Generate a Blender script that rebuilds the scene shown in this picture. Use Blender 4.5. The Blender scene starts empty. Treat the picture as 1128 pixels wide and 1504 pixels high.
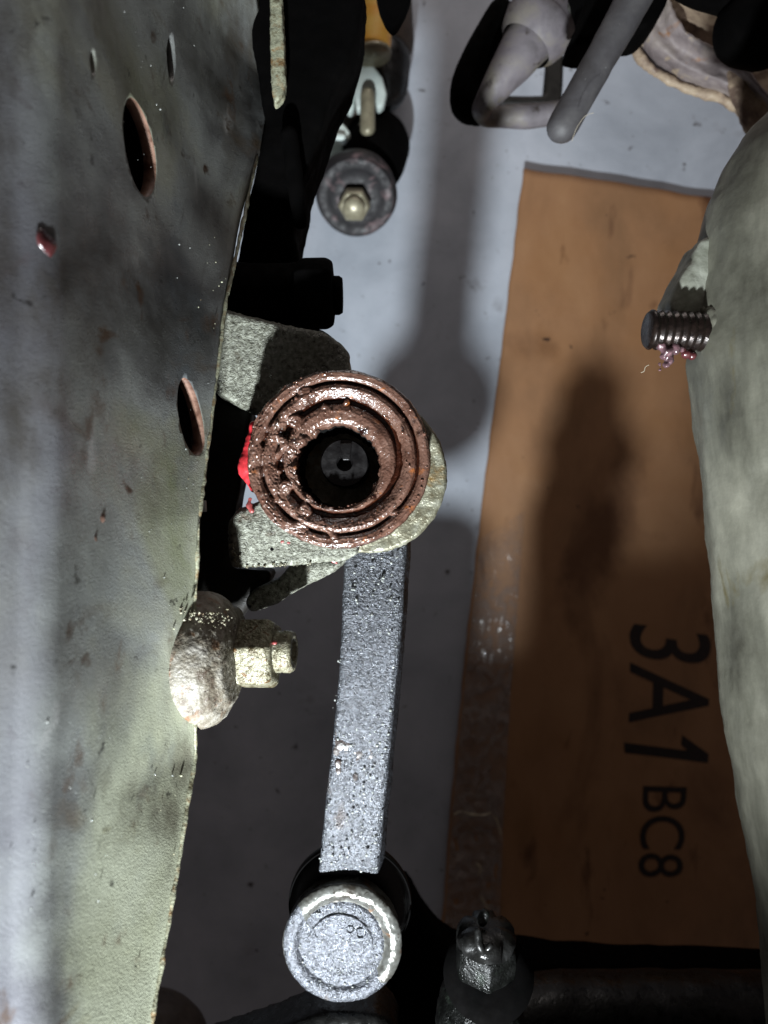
import bpy, bmesh, math, random
from mathutils import Vector, Matrix, noise
import numpy as np
random.seed(7)
sc = bpy.context.scene
C = sc.collection
H = 0.80            # lens height above the garage floor (camera looks straight down)
F = 1128.0
def P(px, py, d):   # point at depth d below the lens plane
    return Vector(((px-564)/F*d, (752-py)/F*d, H-d))

# ------------------------------------------------------------ camera
cam = bpy.data.cameras.new('camera'); co = bpy.data.objects.new('camera', cam); C.objects.link(co)
co.location = (0, 0, H); co.rotation_euler = (0, 0, 0)
cam.sensor_fit = 'HORIZONTAL'; cam.sensor_width = 36; cam.lens = 36
cam.clip_start = 0.01; cam.clip_end = 50
cam.dof.use_dof = True; cam.dof.focus_distance = 0.318; cam.dof.aperture_fstop = 36/2.7
sc.camera = co
sc.render.resolution_x = 768; sc.render.resolution_y = 1024
# ------------------------------------------------------------ world: a dim garage
w = bpy.data.worlds.new('World'); sc.world = w; w.use_nodes = True
bg = w.node_tree.nodes['Background']; bg.inputs[0].default_value = (1.0, 0.83, 0.79, 1); bg.inputs[1].default_value = 0.056
# ------------------------------------------------------------ lamps
def lamp(name, kind, loc, target, energy, col, **k):
    l = bpy.data.lights.new(name, kind); l.energy = energy; l.color = col
    for a, b in k.items(): setattr(l, a, b)
    o = bpy.data.objects.new(name, l); C.objects.link(o); o.location = loc
    o.rotation_euler = (Vector(target)-Vector(loc)).to_track_quat('-Z', 'Y').to_euler()
    return o
lamp('flashlight_beam', 'SPOT', (-0.062, -0.383, H-0.05), (-0.062, 0.367, H-0.70), 36.0, (0.90, 0.965, 1.0),
     spot_size=math.radians(75), spot_blend=1.0, shadow_soft_size=0.0125)
lamp('low_fill_light', 'AREA', (0.12, 0.92, 0.40), (0.05, 0.2, 0.0), 1.15, (1.0, 0.92, 0.88), shape='DISK', size=0.4)  # added fill for the floor, set low beyond the upper edge
sc.view_settings.view_transform = 'Standard'; sc.view_settings.look = 'None'
sc.view_settings.exposure = 0.2; sc.view_settings.gamma = 1
sc.cycles.max_bounces = 6; sc.cycles.use_denoising = True
sc.cycles.sample_clamp_indirect = 4

# ------------------------------------------------------------ materials
def lin(c):
    return tuple((x/255/12.92 if x/255 <= .04045 else ((x/255+.055)/1.055)**2.4) for x in c)+(1,)
def mat(name, cols, scale=60, stretch=(1,1,1), detail=8, rough=(.4,.7), rscale=200, bumps=(), metal=0,
        spots=(), coat=0, spec=.5, distortion=0.3, edge=None):
    """cols: [(pos, rgb255 albedo)]; bumps: [(scale, strength, dist)]; spots: [(scale, thr, rgb, width, stretch)]"""
    m = bpy.data.materials.new(name); m.use_nodes = True
    nt = m.node_tree; N = nt.nodes; L = nt.links
    b = N['Principled BSDF']
    tc = N.new('ShaderNodeTexCoord')
    def mp(st):
        q = N.new('ShaderNodeMapping'); q.inputs['Scale'].default_value = st; L.new(tc.outputs['Object'], q.inputs[0]); return q.outputs[0]
    def nz(scale, det=4, st=(1,1,1), dist=0, ro=.55):
        n = N.new('ShaderNodeTexNoise'); n.inputs['Scale'].default_value = scale; n.inputs['Detail'].default_value = det
        n.inputs['Roughness'].default_value = ro; n.inputs['Distortion'].default_value = dist; L.new(mp(st), n.inputs['Vector']); return n.outputs['Fac']
    ramp = N.new('ShaderNodeValToRGB'); L.new(nz(scale, detail, stretch, distortion, .62), ramp.inputs[0])
    el = ramp.color_ramp.elements
    while len(el) < len(cols): el.new(.5)
    for e, (p, c) in zip(el, cols): e.position = p; e.color = lin(c)
    out = ramp.outputs[0]
    for (s, thr, rgb, wd, st) in spots:
        r = N.new('ShaderNodeMapRange'); r.inputs[1].default_value = thr; r.inputs[2].default_value = thr+wd
        L.new(nz(s, 5, st, .4), r.inputs[0])
        mx = N.new('ShaderNodeMix'); mx.data_type = 'RGBA'; L.new(r.outputs[0], mx.inputs[0]); L.new(out, mx.inputs[6])
        mx.inputs[7].default_value = lin(rgb); out = mx.outputs[2]
    L.new(out, b.inputs['Base Color'])
    r = N.new('ShaderNodeMapRange'); r.inputs[1].default_value = .35; r.inputs[2].default_value = .65
    r.inputs[3].default_value = rough[0]; r.inputs[4].default_value = rough[1]
    L.new(nz(rscale, 4), r.inputs[0]); L.new(r.outputs[0], b.inputs['Roughness'])
    prev = None
    for (s, st, dd) in bumps:
        bu = N.new('ShaderNodeBump'); bu.inputs['Strength'].default_value = st; bu.inputs['Distance'].default_value = dd
        L.new(nz(s, 3, (1,1,1), .2), bu.inputs['Height'])
        if prev: L.new(prev, bu.inputs['Normal'])
        prev = bu.outputs[0]
    if prev: L.new(prev, b.inputs['Normal'])
    b.inputs['Metallic'].default_value = metal; b.inputs['Specular IOR Level'].default_value = spec
    b.inputs['Coat Weight'].default_value = coat; b.inputs['Coat Roughness'].default_value = .08
    if coat and prev: L.new(prev, b.inputs['Coat Normal'])
    return m
M = {}
M['floor'] = mat('worn_concrete', [(.3,(152,158,168)),(.5,(172,178,188)),(.7,(188,193,203))], 9, detail=10, rough=(.6,.85), rscale=30,
    bumps=((300,.25,.001),), spots=((60,.665,(84,80,80),.05,(1,1,1)),(190,.69,(96,92,90),.04,(1,1,1)),(14,.64,(118,116,120),.12,(1,1,1))))
M['cardboard'] = mat('brown_cardboard', [(.3,(126,92,62)),(.5,(148,108,74)),(.75,(162,122,86))], 12, (1,.5,1), rough=(.42,.75), rscale=14,
    bumps=((25,.3,.002),(160,.2,.0008)), spots=((7,.56,(104,70,44),.14,(1,.6,1)),(26,.62,(96,62,38),.10,(1,.4,1)),(60,.70,(50,30,20),.03,(1,1,1))))
M['ink'] = mat('black_ink', [(.3,(24,18,18)),(.7,(36,26,24))], 200, rough=(.5,.7), spots=((600,.62,(90,58,36),.06,(1,1,1)),))
M['rail'] = mat('grimy_rail_paint', [(.30,(50,49,47)),(.40,(92,93,92)),(.50,(128,131,128)),(.60,(140,141,128)),(.70,(170,170,168))], 20, (1,.55,.4), detail=14,
    rough=(.22,.5), rscale=90, bumps=((30,.2,.002),(700,.18,.0004),(1800,.5,.0003)),
    spots=((34,.58,(82,70,56),.10,(1,.8,.35)),(20,.56,(108,112,88),.14,(1,.5,.4)),(50,.66,(160,160,158),.10,(1,.5,1)),(13,.58,(44,40,36),.16,(1,.45,.4)),(90,.64,(60,44,32),.08,(1,.8,.5))))
M['rail_edge'] = mat('pale_edge_paint', [(.35,(96,90,70)),(.5,(150,152,130)),(.65,(120,96,62))], 200, rough=(.4,.7), bumps=((900,.6,.0005),))
M['rim'] = mat('bare_rusty_rim', [(.35,(84,54,40)),(.5,(136,104,88)),(.65,(152,120,104))], 150, rough=(.5,.8), bumps=((700,.4,.0004),))
M['void'] = mat('recess_shade_black', [(.4,(4,4,4)),(.6,(8,8,8))], 40, rough=(.9,1), spec=.1)  # near-black albedo stands for the shade inside holes
M['iron'] = mat('gritty_cast_iron', [(.3,(50,48,40)),(.5,(116,117,104)),(.7,(160,162,150))], 500, detail=6, rough=(.25,.5), rscale=500,
    bumps=((900,1.0,.0011),(2000,1.0,.0006)), spots=((90,.64,(64,48,28),.1,(1,1,1)),(160,.68,(16,13,9),.05,(1,1,1))), spec=.6)
M['dark_iron'] = mat('dark_shaded_iron', [(.3,(14,13,12)),(.7,(34,31,27))], 200, rough=(.45,.8), bumps=((700,.5,.0005),), spec=.3)  # darkened iron; the shade on the back plate is in the colour
M['black'] = mat('black_rubber_and_shade', [(.3,(3,3,3)),(.7,(6,5,5))], 90, rough=(.8,1), bumps=((300,.3,.0005),), spec=.04)  # near-black albedo holds deep shade on parts as well as rubber
M['gasket_grease'] = mat('red_brown_grease', [(.3,(36,20,14)),(.42,(80,55,45)),(.6,(102,76,65)),(.75,(112,84,56))], 110, detail=6, rough=(.10,.34), rscale=300,
    bumps=((330,.45,.0009),(1000,.6,.0005)), spots=((150,.63,(140,80,34),.10,(1,1,1)),(110,.60,(30,12,8),.08,(1,1,1)),(150,.735,(170,50,26),.04,(1,1,1))), coat=.5, spec=.7)
M['dark_grease'] = mat('dark_trapped_grease', [(.3,(22,8,5)),(.6,(46,20,10)),(.75,(90,44,10))], 200, rough=(.08,.3), bumps=((300,.6,.001),(900,.5,.0004)), coat=.6)
M['pink_grease'] = mat('dried_pink_grease', [(.3,(96,40,38)),(.6,(150,74,72)),(.8,(170,110,104))], 200, rough=(.2,.45), bumps=((400,.7,.0006),))
M['red_grease'] = mat('red_grease', [(.3,(140,30,36)),(.6,(190,52,58)),(.8,(205,96,96))], 150, rough=(.12,.3), bumps=((300,.5,.0006),), coat=.6)
M['bead'] = mat('oily_bead', [(.3,(84,52,42)),(.6,(110,80,66)),(.8,(120,88,60))], 300, rough=(.04,.12), spec=.9, coat=.6)
M['clear_bead'] = mat('pale_oil_bead', [(.3,(110,112,110)),(.7,(160,164,160))], 300, rough=(.05,.15), spec=.9, coat=.8)
M['arm'] = mat('frosted_oily_steel', [(.35,(52,53,56)),(.5,(70,72,77)),(.62,(90,93,99))], 700, detail=4, rough=(.2,.4), rscale=500,
    bumps=((800,.8,.0008),(2000,.9,.0005)), metal=.6, spots=((45,.62,(56,48,44),.10,(1,.5,1)),(36,.56,(36,34,34),.12,(1,.35,1))), spec=.8)
M['cap'] = mat('pitted_steel_cap', [(.35,(54,56,60)),(.5,(74,76,82)),(.62,(94,97,104))], 700, detail=4, rough=(.2,.42), rscale=600,
    bumps=((850,.7,.0007),(2000,.9,.0005)), metal=.6, spots=((60,.66,(62,52,42),.10,(1,1,1)),), spec=.8)
M['cap_rim'] = mat('smooth_worn_steel', [(.35,(52,48,42)),(.5,(84,84,80)),(.7,(110,111,108))], 110, rough=(.24,.42), metal=.45,
    bumps=((700,.3,.0004),), spots=((70,.6,(120,78,40),.1,(1,1,1)),(400,.62,(50,46,40),.05,(1,1,1))))
M['nut'] = mat('plated_gritty_steel', [(.34,(66,56,34)),(.5,(120,116,96)),(.66,(146,144,130))], 300, detail=5, rough=(.25,.5), rscale=500,
    bumps=((700,.9,.0009),(1700,.8,.0004)), metal=.3, spots=((300,.58,(84,60,28),.08,(1,1,1)),))
M['boss'] = mat('dusty_rusted_boss', [(.32,(60,46,34)),(.48,(100,94,82)),(.66,(132,128,120))], 170, detail=8, rough=(.4,.7), rscale=400,
    bumps=((240,.4,.001),(900,.85,.0007)), spots=((100,.58,(96,62,30),.1,(1,1,1)),(400,.64,(40,28,18),.06,(1,1,1))))
M['casting'] = mat('dusty_green_casting', [(.3,(60,58,50)),(.5,(108,107,95)),(.7,(142,140,126))], 30, (1,.4,1), detail=9, rough=(.38,.65), rscale=80,
    bumps=((40,.3,.002),(300,.3,.0006)), spots=((40,.64,(92,84,56),.1,(1,.5,1)),))
M['stud'] = mat('oily_dark_stud', [(.3,(18,14,13)),(.6,(48,38,34)),(.8,(66,54,48))], 300, rough=(.2,.4), metal=.5, bumps=((600,.4,.0004),))
M['smoke_grease'] = mat('purple_grey_grease', [(.3,(60,44,48)),(.6,(120,90,96)),(.8,(160,120,122))], 400, rough=(.1,.25), bumps=((500,.6,.0008),), coat=.6)
M['pipe'] = mat('dusty_grey_pipe', [(.3,(72,68,68)),(.5,(112,106,110)),(.7,(130,124,112))], 34, rough=(.5,.75), bumps=((200,.3,.0006),), spots=((40,.58,(100,94,66),.15,(1,1,1)),(70,.62,(60,52,48),.1,(1,1,1))))
M['rod'] = mat('dark_grey_rod', [(.3,(58,55,55)),(.5,(76,74,76)),(.7,(94,92,92))], 40, rough=(.45,.65), bumps=((400,.4,.0004),), spots=((500,.70,(140,140,140),.04,(1,1,1)),))
M['shield'] = mat('purple_grey_scaled_steel', [(.35,(104,94,94)),(.5,(136,125,124)),(.7,(160,148,138))], 40, rough=(.5,.8), bumps=((200,.5,.0008),),
    spots=((75,.60,(176,156,128),.10,(1,1,1)),(60,.60,(140,98,58),.10,(1,1,1))))
M['shield_rim'] = mat('flaking_rust_rim', [(.35,(112,92,80)),(.5,(168,148,126)),(.65,(190,172,146))], 60, rough=(.5,.8), bumps=((260,.7,.001),))
M['yellow'] = mat('amber_plastic', [(.3,(246,176,60)),(.7,(252,212,110))], 40, (1,3,1), rough=(.3,.45), bumps=((200,.1,.0004),))
M['white'] = mat('pale_green_plated_metal', [(.3,(190,204,200)),(.7,(222,232,226))], 50, rough=(.35,.5), bumps=((200,.2,.0004),))
M['beige_bolt'] = mat('beige_zinc', [(.3,(120,114,96)),(.7,(160,154,130))], 120, rough=(.3,.5), metal=.3, bumps=((300,.3,.0004),))
M['rubber'] = mat('purplish_black_rubber', [(.3,(20,20,23)),(.7,(38,35,38))], 70, rough=(.5,.75), bumps=((200,.4,.0005),), spots=((60,.56,(110,90,92),.15,(1,1,1)),))
M['greenoil'] = mat('oily_green_black_iron', [(.3,(3,4,3)),(.55,(9,10,9)),(.75,(34,40,34))], 90, rough=(.25,.5), bumps=((300,.5,.0012),(800,.8,.0007)), coat=.05, spec=.3)
M['blackoil'] = mat('oily_black_iron', [(.3,(8,8,8)),(.7,(20,20,19))], 90, rough=(.2,.5), bumps=((200,.4,.001),(700,.4,.0005)), spec=.4)
M['brown_dim'] = mat('dull_brown_rubber', [(.3,(50,42,38)),(.7,(76,64,56))], 60, rough=(.6,.8), bumps=((200,.3,.0006),))
M['hair'] = mat('pale_fibre', [(.3,(180,170,150)),(.7,(210,200,180))], 60)
def rail_paint(m):
    nt = m.node_tree; N = nt.nodes; L = nt.links; b = N['Principled BSDF']; src = b.inputs['Base Color'].links[0].from_socket
    tc = N.new('ShaderNodeTexCoord'); sx = N.new('ShaderNodeSeparateXYZ'); L.new(tc.outputs['Object'], sx.inputs[0])
    def mth(op, a, c):
        n = N.new('ShaderNodeMath'); n.operation = op
        for k, v in enumerate((a, c)):
            if isinstance(v, (int, float)): n.inputs[k].default_value = v
            else: L.new(v, n.inputs[k])
        return n.outputs[0]
    def mr(v, a, c):
        n = N.new('ShaderNodeMapRange'); n.interpolation_type = 'SMOOTHSTEP'; n.inputs[1].default_value = a; n.inputs[2].default_value = c; L.new(v, n.inputs[0]); return n.outputs[0]
    nz = N.new('ShaderNodeTexNoise'); nz.inputs['Scale'].default_value = 34; nz.inputs['Detail'].default_value = 10
    mp = N.new('ShaderNodeMapping'); mp.inputs['Scale'].default_value = (1, .45, .6); L.new(tc.outputs['Object'], mp.inputs[0]); L.new(mp.outputs[0], nz.inputs[0])
    # cream hue plus painted light glow along the rolled lower edge (distance from the edge, ragged by noise)
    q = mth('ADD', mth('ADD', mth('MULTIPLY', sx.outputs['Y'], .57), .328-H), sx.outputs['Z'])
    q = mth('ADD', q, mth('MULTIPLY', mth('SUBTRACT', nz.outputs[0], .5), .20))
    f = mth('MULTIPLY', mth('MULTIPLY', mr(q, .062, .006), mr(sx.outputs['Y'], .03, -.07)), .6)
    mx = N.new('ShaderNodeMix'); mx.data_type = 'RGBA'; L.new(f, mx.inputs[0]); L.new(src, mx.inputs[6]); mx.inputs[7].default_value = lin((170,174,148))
    # lilac grey tint on the upper flange
    n2 = N.new('ShaderNodeTexNoise'); n2.inputs['Scale'].default_value = 14; n2.inputs['Detail'].default_value = 5; L.new(mp.outputs[0], n2.inputs[0])
    m2 = N.new('ShaderNodeMix'); m2.data_type = 'RGBA'; z = mth('ADD', sx.outputs['Z'], mth('MULTIPLY', mth('SUBTRACT', n2.outputs[0], .5), .07))
    L.new(mth('MULTIPLY', mr(z, H-.212, H-.198), .6), m2.inputs[0]); L.new(mx.outputs[2], m2.inputs[6]); m2.inputs[7].default_value = lin((116,116,124))
    out = m2.outputs[2]
    for k, (sc_, thr, wd, col, st) in enumerate(((24,.52,.16,(66,60,50),(1,.35,.45)),(60,.58,.10,(74,54,38),(1,.5,.6)),(11,.56,.10,(84,90,94),(1,.4,.5)),(170,.64,.05,(24,21,18),(1,.8,.6)))):
        n3 = N.new('ShaderNodeTexNoise'); n3.inputs['Scale'].default_value = sc_; n3.inputs['Detail'].default_value = 9; n3.inputs['Roughness'].default_value = .65
        m3 = N.new('ShaderNodeMapping'); m3.inputs['Scale'].default_value = st; m3.inputs['Location'].default_value = (k*3.1, k*1.7, k); L.new(tc.outputs['Object'], m3.inputs[0]); L.new(m3.outputs[0], n3.inputs[0])
        m4 = N.new('ShaderNodeMix'); m4.data_type = 'RGBA'; L.new(mth('MULTIPLY', mr(n3.outputs[0], thr, thr+wd), .75), m4.inputs[0]); L.new(out, m4.inputs[6]); m4.inputs[7].default_value = lin(col); out = m4.outputs[2]
    L.new(out, b.inputs['Base Color'])
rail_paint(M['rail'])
# clear tape
def tape_mat():
    m = bpy.data.materials.new('clear_packing_tape'); m.use_nodes = True; nt = m.node_tree; N = nt.nodes; L = nt.links
    b = N['Principled BSDF']; b.inputs['Base Color'].default_value = (.36,.30,.27,1); b.inputs['Roughness'].default_value = .12
    b.inputs['Coat Weight'].default_value = .6
    tc = N.new('ShaderNodeTexCoord'); n = N.new('ShaderNodeTexNoise'); n.inputs['Scale'].default_value = 60; n.inputs['Detail'].default_value = 5; n.inputs['Distortion'].default_value = 1.5
    L.new(tc.outputs['Object'], n.inputs['Vector'])
    r = N.new('ShaderNodeMapRange'); r.inputs[1].default_value = .38; r.inputs[2].default_value = .72; r.inputs[3].default_value = .15; r.inputs[4].default_value = .7
    L.new(n.outputs['Fac'], r.inputs[0])
    sx = N.new('ShaderNodeSeparateXYZ'); L.new(tc.outputs['Object'], sx.inputs[0]); fr = N.new('ShaderNodeMapRange'); fr.inputs[1].default_value = -.02; fr.inputs[2].default_value = -.16; fr.inputs[3].default_value = .15
    L.new(sx.outputs['Y'], fr.inputs[0]); ml = N.new('ShaderNodeMath'); ml.operation = 'MULTIPLY'; L.new(r.outputs[0], ml.inputs[0]); L.new(fr.outputs[0], ml.inputs[1]); L.new(ml.outputs[0], b.inputs['Alpha'])
    bu = N.new('ShaderNodeBump'); bu.inputs['Strength'].default_value = .6; bu.inputs['Distance'].default_value = .002; L.new(n.outputs['Fac'], bu.inputs['Height']); L.new(bu.outputs[0], b.inputs['Normal'])
    return m
M['tape'] = tape_mat()

# ------------------------------------------------------------ object helpers
def thing(name, label, cat, loc, group=None):
    o = bpy.data.objects.new(name, None); C.objects.link(o); o.location = loc; o.empty_display_size = .01
    o['label'] = label; o['category'] = cat
    if group: o['group'] = group
    return o
def link(name, me, m, parent=None, label=None, smooth=True, kind=None):
    me.materials.clear(); me.materials.append(M[m])
    if smooth: me.polygons.foreach_set('use_smooth', [True]*len(me.polygons))
    me.name = name
    o = bpy.data.objects.new(name, me); C.objects.link(o)
    if parent is not None:
        o.parent = parent
        base = parent.location.copy()
        if parent.parent is not None: base = Vector((0,0,0)) if parent.type == 'MESH' else base
        if parent.type == 'EMPTY': o.location = -base
    if label: o['label'] = label
    if kind: o['kind'] = kind
    return o
def bm2me(bm, recalc=True):
    if recalc: bmesh.ops.recalc_face_normals(bm, faces=bm.faces)
    me = bpy.data.meshes.new('m'); bm.to_mesh(me); bm.free(); return me
def apply_mods(me, mods):
    o = bpy.data.objects.new('tmp', me); C.objects.link(o)
    for (t, kw) in mods:
        md = o.modifiers.new(t, t)
        for k, v in kw.items(): setattr(md, k, v)
    dg = bpy.context.evaluated_depsgraph_get(); dg.update()
    r = bpy.data.meshes.new_from_object(o.evaluated_get(dg))
    bpy.data.objects.remove(o); return r
def disp(me, amps, seed=0):
    """amps: [(amplitude, scale)]"""
    n = len(me.vertices); nor = [v.normal.copy() for v in me.vertices]
    for v, q in zip(me.vertices, nor):
        s = 0
        for i, (a, f) in enumerate(amps): s += a*noise.noise(v.co*f+Vector((seed+i*7.3, seed*1.7, 3.1)))
        v.co += q*s
    me.update(); return me
def rough(bm_or_me, vox=.0012, bev=.0015, amps=((.0006,120),(.0004,500)), seed=0):
    me = bm2me(bm_or_me) if isinstance(bm_or_me, bmesh.types.BMesh) else bm_or_me
    mods = []
    if bev: mods.append(('BEVEL', dict(width=bev, segments=2, limit_method='ANGLE')))
    mods.append(('REMESH', dict(mode='VOXEL', voxel_size=vox, use_smooth_shade=True)))
    me2 = apply_mods(me, mods)
    return disp(me2, amps, seed)
def bevel(bm, w=.001, seg=2):
    return apply_mods(bm2me(bm), [('BEVEL', dict(width=w, segments=seg, limit_method='ANGLE'))])
def prism(pts, d0, d1, bm=None, dfun=None):
    """outline in picture units at its front depth d0, straight back to depth d1 (real thickness)"""
    bm = bm or bmesh.new()
    f = [bm.verts.new(P(x, y, d0)) for x, y in pts]
    b = [bm.verts.new(v.co+Vector((0,0,-(d1-d0)))) for v in f]
    bm.faces.new(f); bm.faces.new(b[::-1]); n = len(f)
    for i in range(n): bm.faces.new((f[i], b[i], b[(i+1)%n], f[(i+1)%n]))
    return bm
def frame(ax):
    ax = Vector(ax).normalized(); t = Vector((0,0,1)) if abs(ax.z) < .9 else Vector((0,1,0))
    u = ax.cross(t).normalized(); return ax, u, ax.cross(u).normalized()
def lathe(prof, origin, axis, seg=48, bm=None, fn=None, phase=0):
    """prof: [(r, t)] along axis; closed at zero radii"""
    bm = bm or bmesh.new(); ax, u, v = frame(axis); rings = []
    for (r, t) in prof:
        if r < 1e-7: rings.append([bm.verts.new(Vector(origin)+ax*t)])
        else:
            ring = []
            for i in range(seg):
                a = 2*math.pi*i/seg+phase; rr, tt = (r, t) if fn is None else fn(r, t, a)
                ring.append(bm.verts.new(Vector(origin)+ax*tt+(u*math.cos(a)+v*math.sin(a))*rr))
            rings.append(ring)
    for A, B in zip(rings, rings[1:]):
        if len(A) == 1 and len(B) == 1: continue
        for i in range(seg):
            j = (i+1) % seg
            if len(A) == 1: bm.faces.new((A[0], B[i], B[j]))
            elif len(B) == 1: bm.faces.new((A[i], B[0], A[j]))
            else: bm.faces.new((A[i], B[i], B[j], A[j]))
    return bm
def crom(p0, p1, p2, p3, t):
    return .5*((2*p1)+(p2-p0)*t+(2*p0-5*p1+4*p2-p3)*t*t+(3*p1-p0-3*p2+p3)*t**3)
def tube(pts, bm=None, seg=28, sub=8, round_end=True):
    """pts: [(Vector, r)]"""
    bm = bm or bmesh.new(); pts = [(Vector(p), r) for p, r in pts]; S = []
    ext = [pts[0]]+pts+[pts[-1]]
    for i in range(1, len(ext)-2):
        for k in range(sub):
            t = k/sub; S.append((crom(ext[i-1][0], ext[i][0], ext[i+1][0], ext[i+2][0], t), ext[i][1]*(1-t)+ext[i+1][1]*t))
    S.append(pts[-1])
    if round_end:
        for end in (0, 1):
            p, r = S[0] if end == 0 else S[-1]; q = S[1][0] if end == 0 else S[-2][0]
            dr = (p-q).normalized(); add = []
            for k in range(1, 6):
                a = k/5*math.pi/2*.98; add.append((p+dr*r*math.sin(a), r*math.cos(a)))
            S = (add[::-1]+S) if end == 0 else (S+add)
    rings = []; prev = None
    for i, (p, r) in enumerate(S):
        a = S[max(0, i-1)][0]; b = S[min(len(S)-1, i+1)][0]; ax = (b-a).normalized()
        if prev is None: _, u, v = frame(ax)
        else: u = (prev-ax*prev.dot(ax)).normalized(); v = ax.cross(u)
        prev = u
        rings.append([bm.verts.new(p+(u*math.cos(2*math.pi*k/seg)+v*math.sin(2*math.pi*k/seg))*r) for k in range(seg)])
    for A, B in zip(rings, rings[1:]):
        for i in range(seg): bm.faces.new((A[i], B[i], B[(i+1)%seg], A[(i+1)%seg]))
    bm.faces.new(rings[0]); bm.faces.new(rings[-1][::-1]); return bm
def blob(bm, c, r, sub=2, sq=(1,1,1)):
    q = bmesh.ops.create_icosphere(bm, subdivisions=sub, radius=r)
    for v in q['verts']: v.co = Vector((v.co.x*sq[0], v.co.y*sq[1], v.co.z*sq[2]))+Vector(c)
def beads(points, rmin, rmax, seed=1, sub=1):
    """many small beads as one mesh; points: [(pos, normal)]"""
    rnd = random.Random(seed); bm0 = bmesh.new(); bmesh.ops.create_icosphere(bm0, subdivisions=sub, radius=1)
    base = np.array([v.co[:] for v in bm0.verts]); fc = np.array([[v.index for v in f.verts] for f in bm0.faces]); bm0.free()
    V = []; Fc = []; k = 0
    for (p, n) in points:
        r = rmin+(rmax-rmin)*rnd.random()**2.5; n = np.array(n); q = base*r*np.array([rnd.uniform(.8,1.3), rnd.uniform(.8,1.4), rnd.uniform(.7,1.1)])
        V.append(q+np.array(p[:])); Fc.append(fc+k); k += len(base)
    me = bpy.data.meshes.new('beads'); me.from_pydata(np.vstack(V).tolist(), [], np.vstack(Fc).tolist()); me.update(); return me
def nut_bm(origin, axis, r, h, chamfer=.12, phase=0, hole=None):
    # hexagon with rounded-off corners at each end
    c = r*chamfer
    prof = [(0,0),(r*.88,0),(r,c*.8),(r,h-c*.8),(r*.88,h),(0,h)]
    return lathe(prof, origin, axis, 6, phase=phase)
def thread(origin, axis, r, length, pitch, depth, bm=None, seg=32):
    prof = [(0,0),(r*.8,0)]; t = 0
    while t+pitch < length:
        prof += [(r-depth, t+pitch*.1),(r, t+pitch*.45),(r, t+pitch*.6),(r-depth, t+pitch*.98)]; t += pitch
    prof += [(r-depth, length-.0005),(r*.8, length),(0, length)]
    return lathe(prof, origin, axis, seg, bm)

# ============================================================ THE SETTING
bm = bmesh.new(); n = 40
vs = [[bm.verts.new((-4+8*i/n, -4+8*j/n, 0)) for j in range(n+1)] for i in range(n+1)]
for i in range(n):
    for j in range(n): bm.faces.new((vs[i][j], vs[i+1][j], vs[i+1][j+1], vs[i][j+1]))
o = link('floor', bm2me(bm), 'floor'); o['kind'] = 'structure'

# ============================================================ CARDBOARD
card = thing('cardboard_sheet', 'flat brown cardboard printed 3A1 BC8 lying on the concrete floor', 'cardboard', P(850, 800, .79))
LE = [(250,768),(390,752),(520,737),(660,718),(800,702),(1000,680),(1200,661),(1430,645),(1700,628)]
def left(y):
    for (a, xa), (b, xb) in zip(LE, LE[1:]):
        if y <= b: return xa+(xb-xa)*(y-a)/(b-a)
    return LE[-1][1]
def sheet(fn, nu, nv, thick):
    """fn(u,v)->Vector; thickness added straight down"""
    bm = bmesh.new(); T = [[bm.verts.new(fn(i/nu, j/nv)) for j in range(nv+1)] for i in range(nu+1)]
    B = [[bm.verts.new(v.co-Vector((0,0,thick))) for v in row] for row in T]
    for i in range(nu):
        for j in range(nv):
            bm.faces.new((T[i][j], T[i+1][j], T[i+1][j+1], T[i][j+1])); bm.faces.new((B[i][j], B[i][j+1], B[i+1][j+1], B[i+1][j]))
    for i in range(nu):
        bm.faces.new((T[i][0], B[i][0], B[i+1][0], T[i+1][0])); bm.faces.new((T[i][nv], T[i+1][nv], B[i+1][nv], B[i][nv]))
    for j in range(nv):
        bm.faces.new((T[0][j], T[0][j+1], B[0][j+1], B[0][j])); bm.faces.new((T[nu][j], B[nu][j], B[nu][j+1], T[nu][j+1]))
    return bm
def cardz(x, y): return .006+.009*max(0, 1-(.352-.12*(x-.14)-y)/.2)**2*(1 if y > 0 else 0)*1.0+.0011*noise.noise(Vector((x*9, y*9, 2)))
def cfn(u, v):
    yy = 250+1450*v; yy2 = yy+ (u*(1400-700))*.165*(1-v)
    x = left(yy)+u*750+ 2.0*noise.noise(Vector((v*40, u*2, 0)))
    p = P(x, yy2+2.5*noise.noise(Vector((u*14, 5, v*3))), .79)
    p.z = cardz(p.x, p.y); return p
link('panel', bm2me(sheet(cfn, 110, 130, .0035)), 'cardboard', card)
def tfn(u, v):
    yy = 790+650*v-(1-v)**6*u*40; x = left(yy)+3+u*(62+22*v); p = P(x, yy, .79)
    p.z = cardz(p.x, p.y)+.0008+.0035*abs(noise.noise(Vector((u*3, v*9, 1))))*(.3+v)+.0015*noise.noise(Vector((u*9, v*30, 4)))+.006*max(0, v-.5)*(1-abs(noise.noise(Vector((u*5, v*26, 9))))*3)
    return p
link('tape_strip', bm2me(sheet(tfn, 40, 260, .0002)), 'tape', card, 'clear packing tape wrinkled along the cardboard edge')
M['crinkle_glint'] = mat('pale_tape_highlight', [(.3,(120,104,88)),(.7,(200,190,160))], 90, rough=(.1,.3), bumps=((200,.5,.001),), coat=.6)  # pale colour carries the highlights of the tape wrinkles
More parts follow.
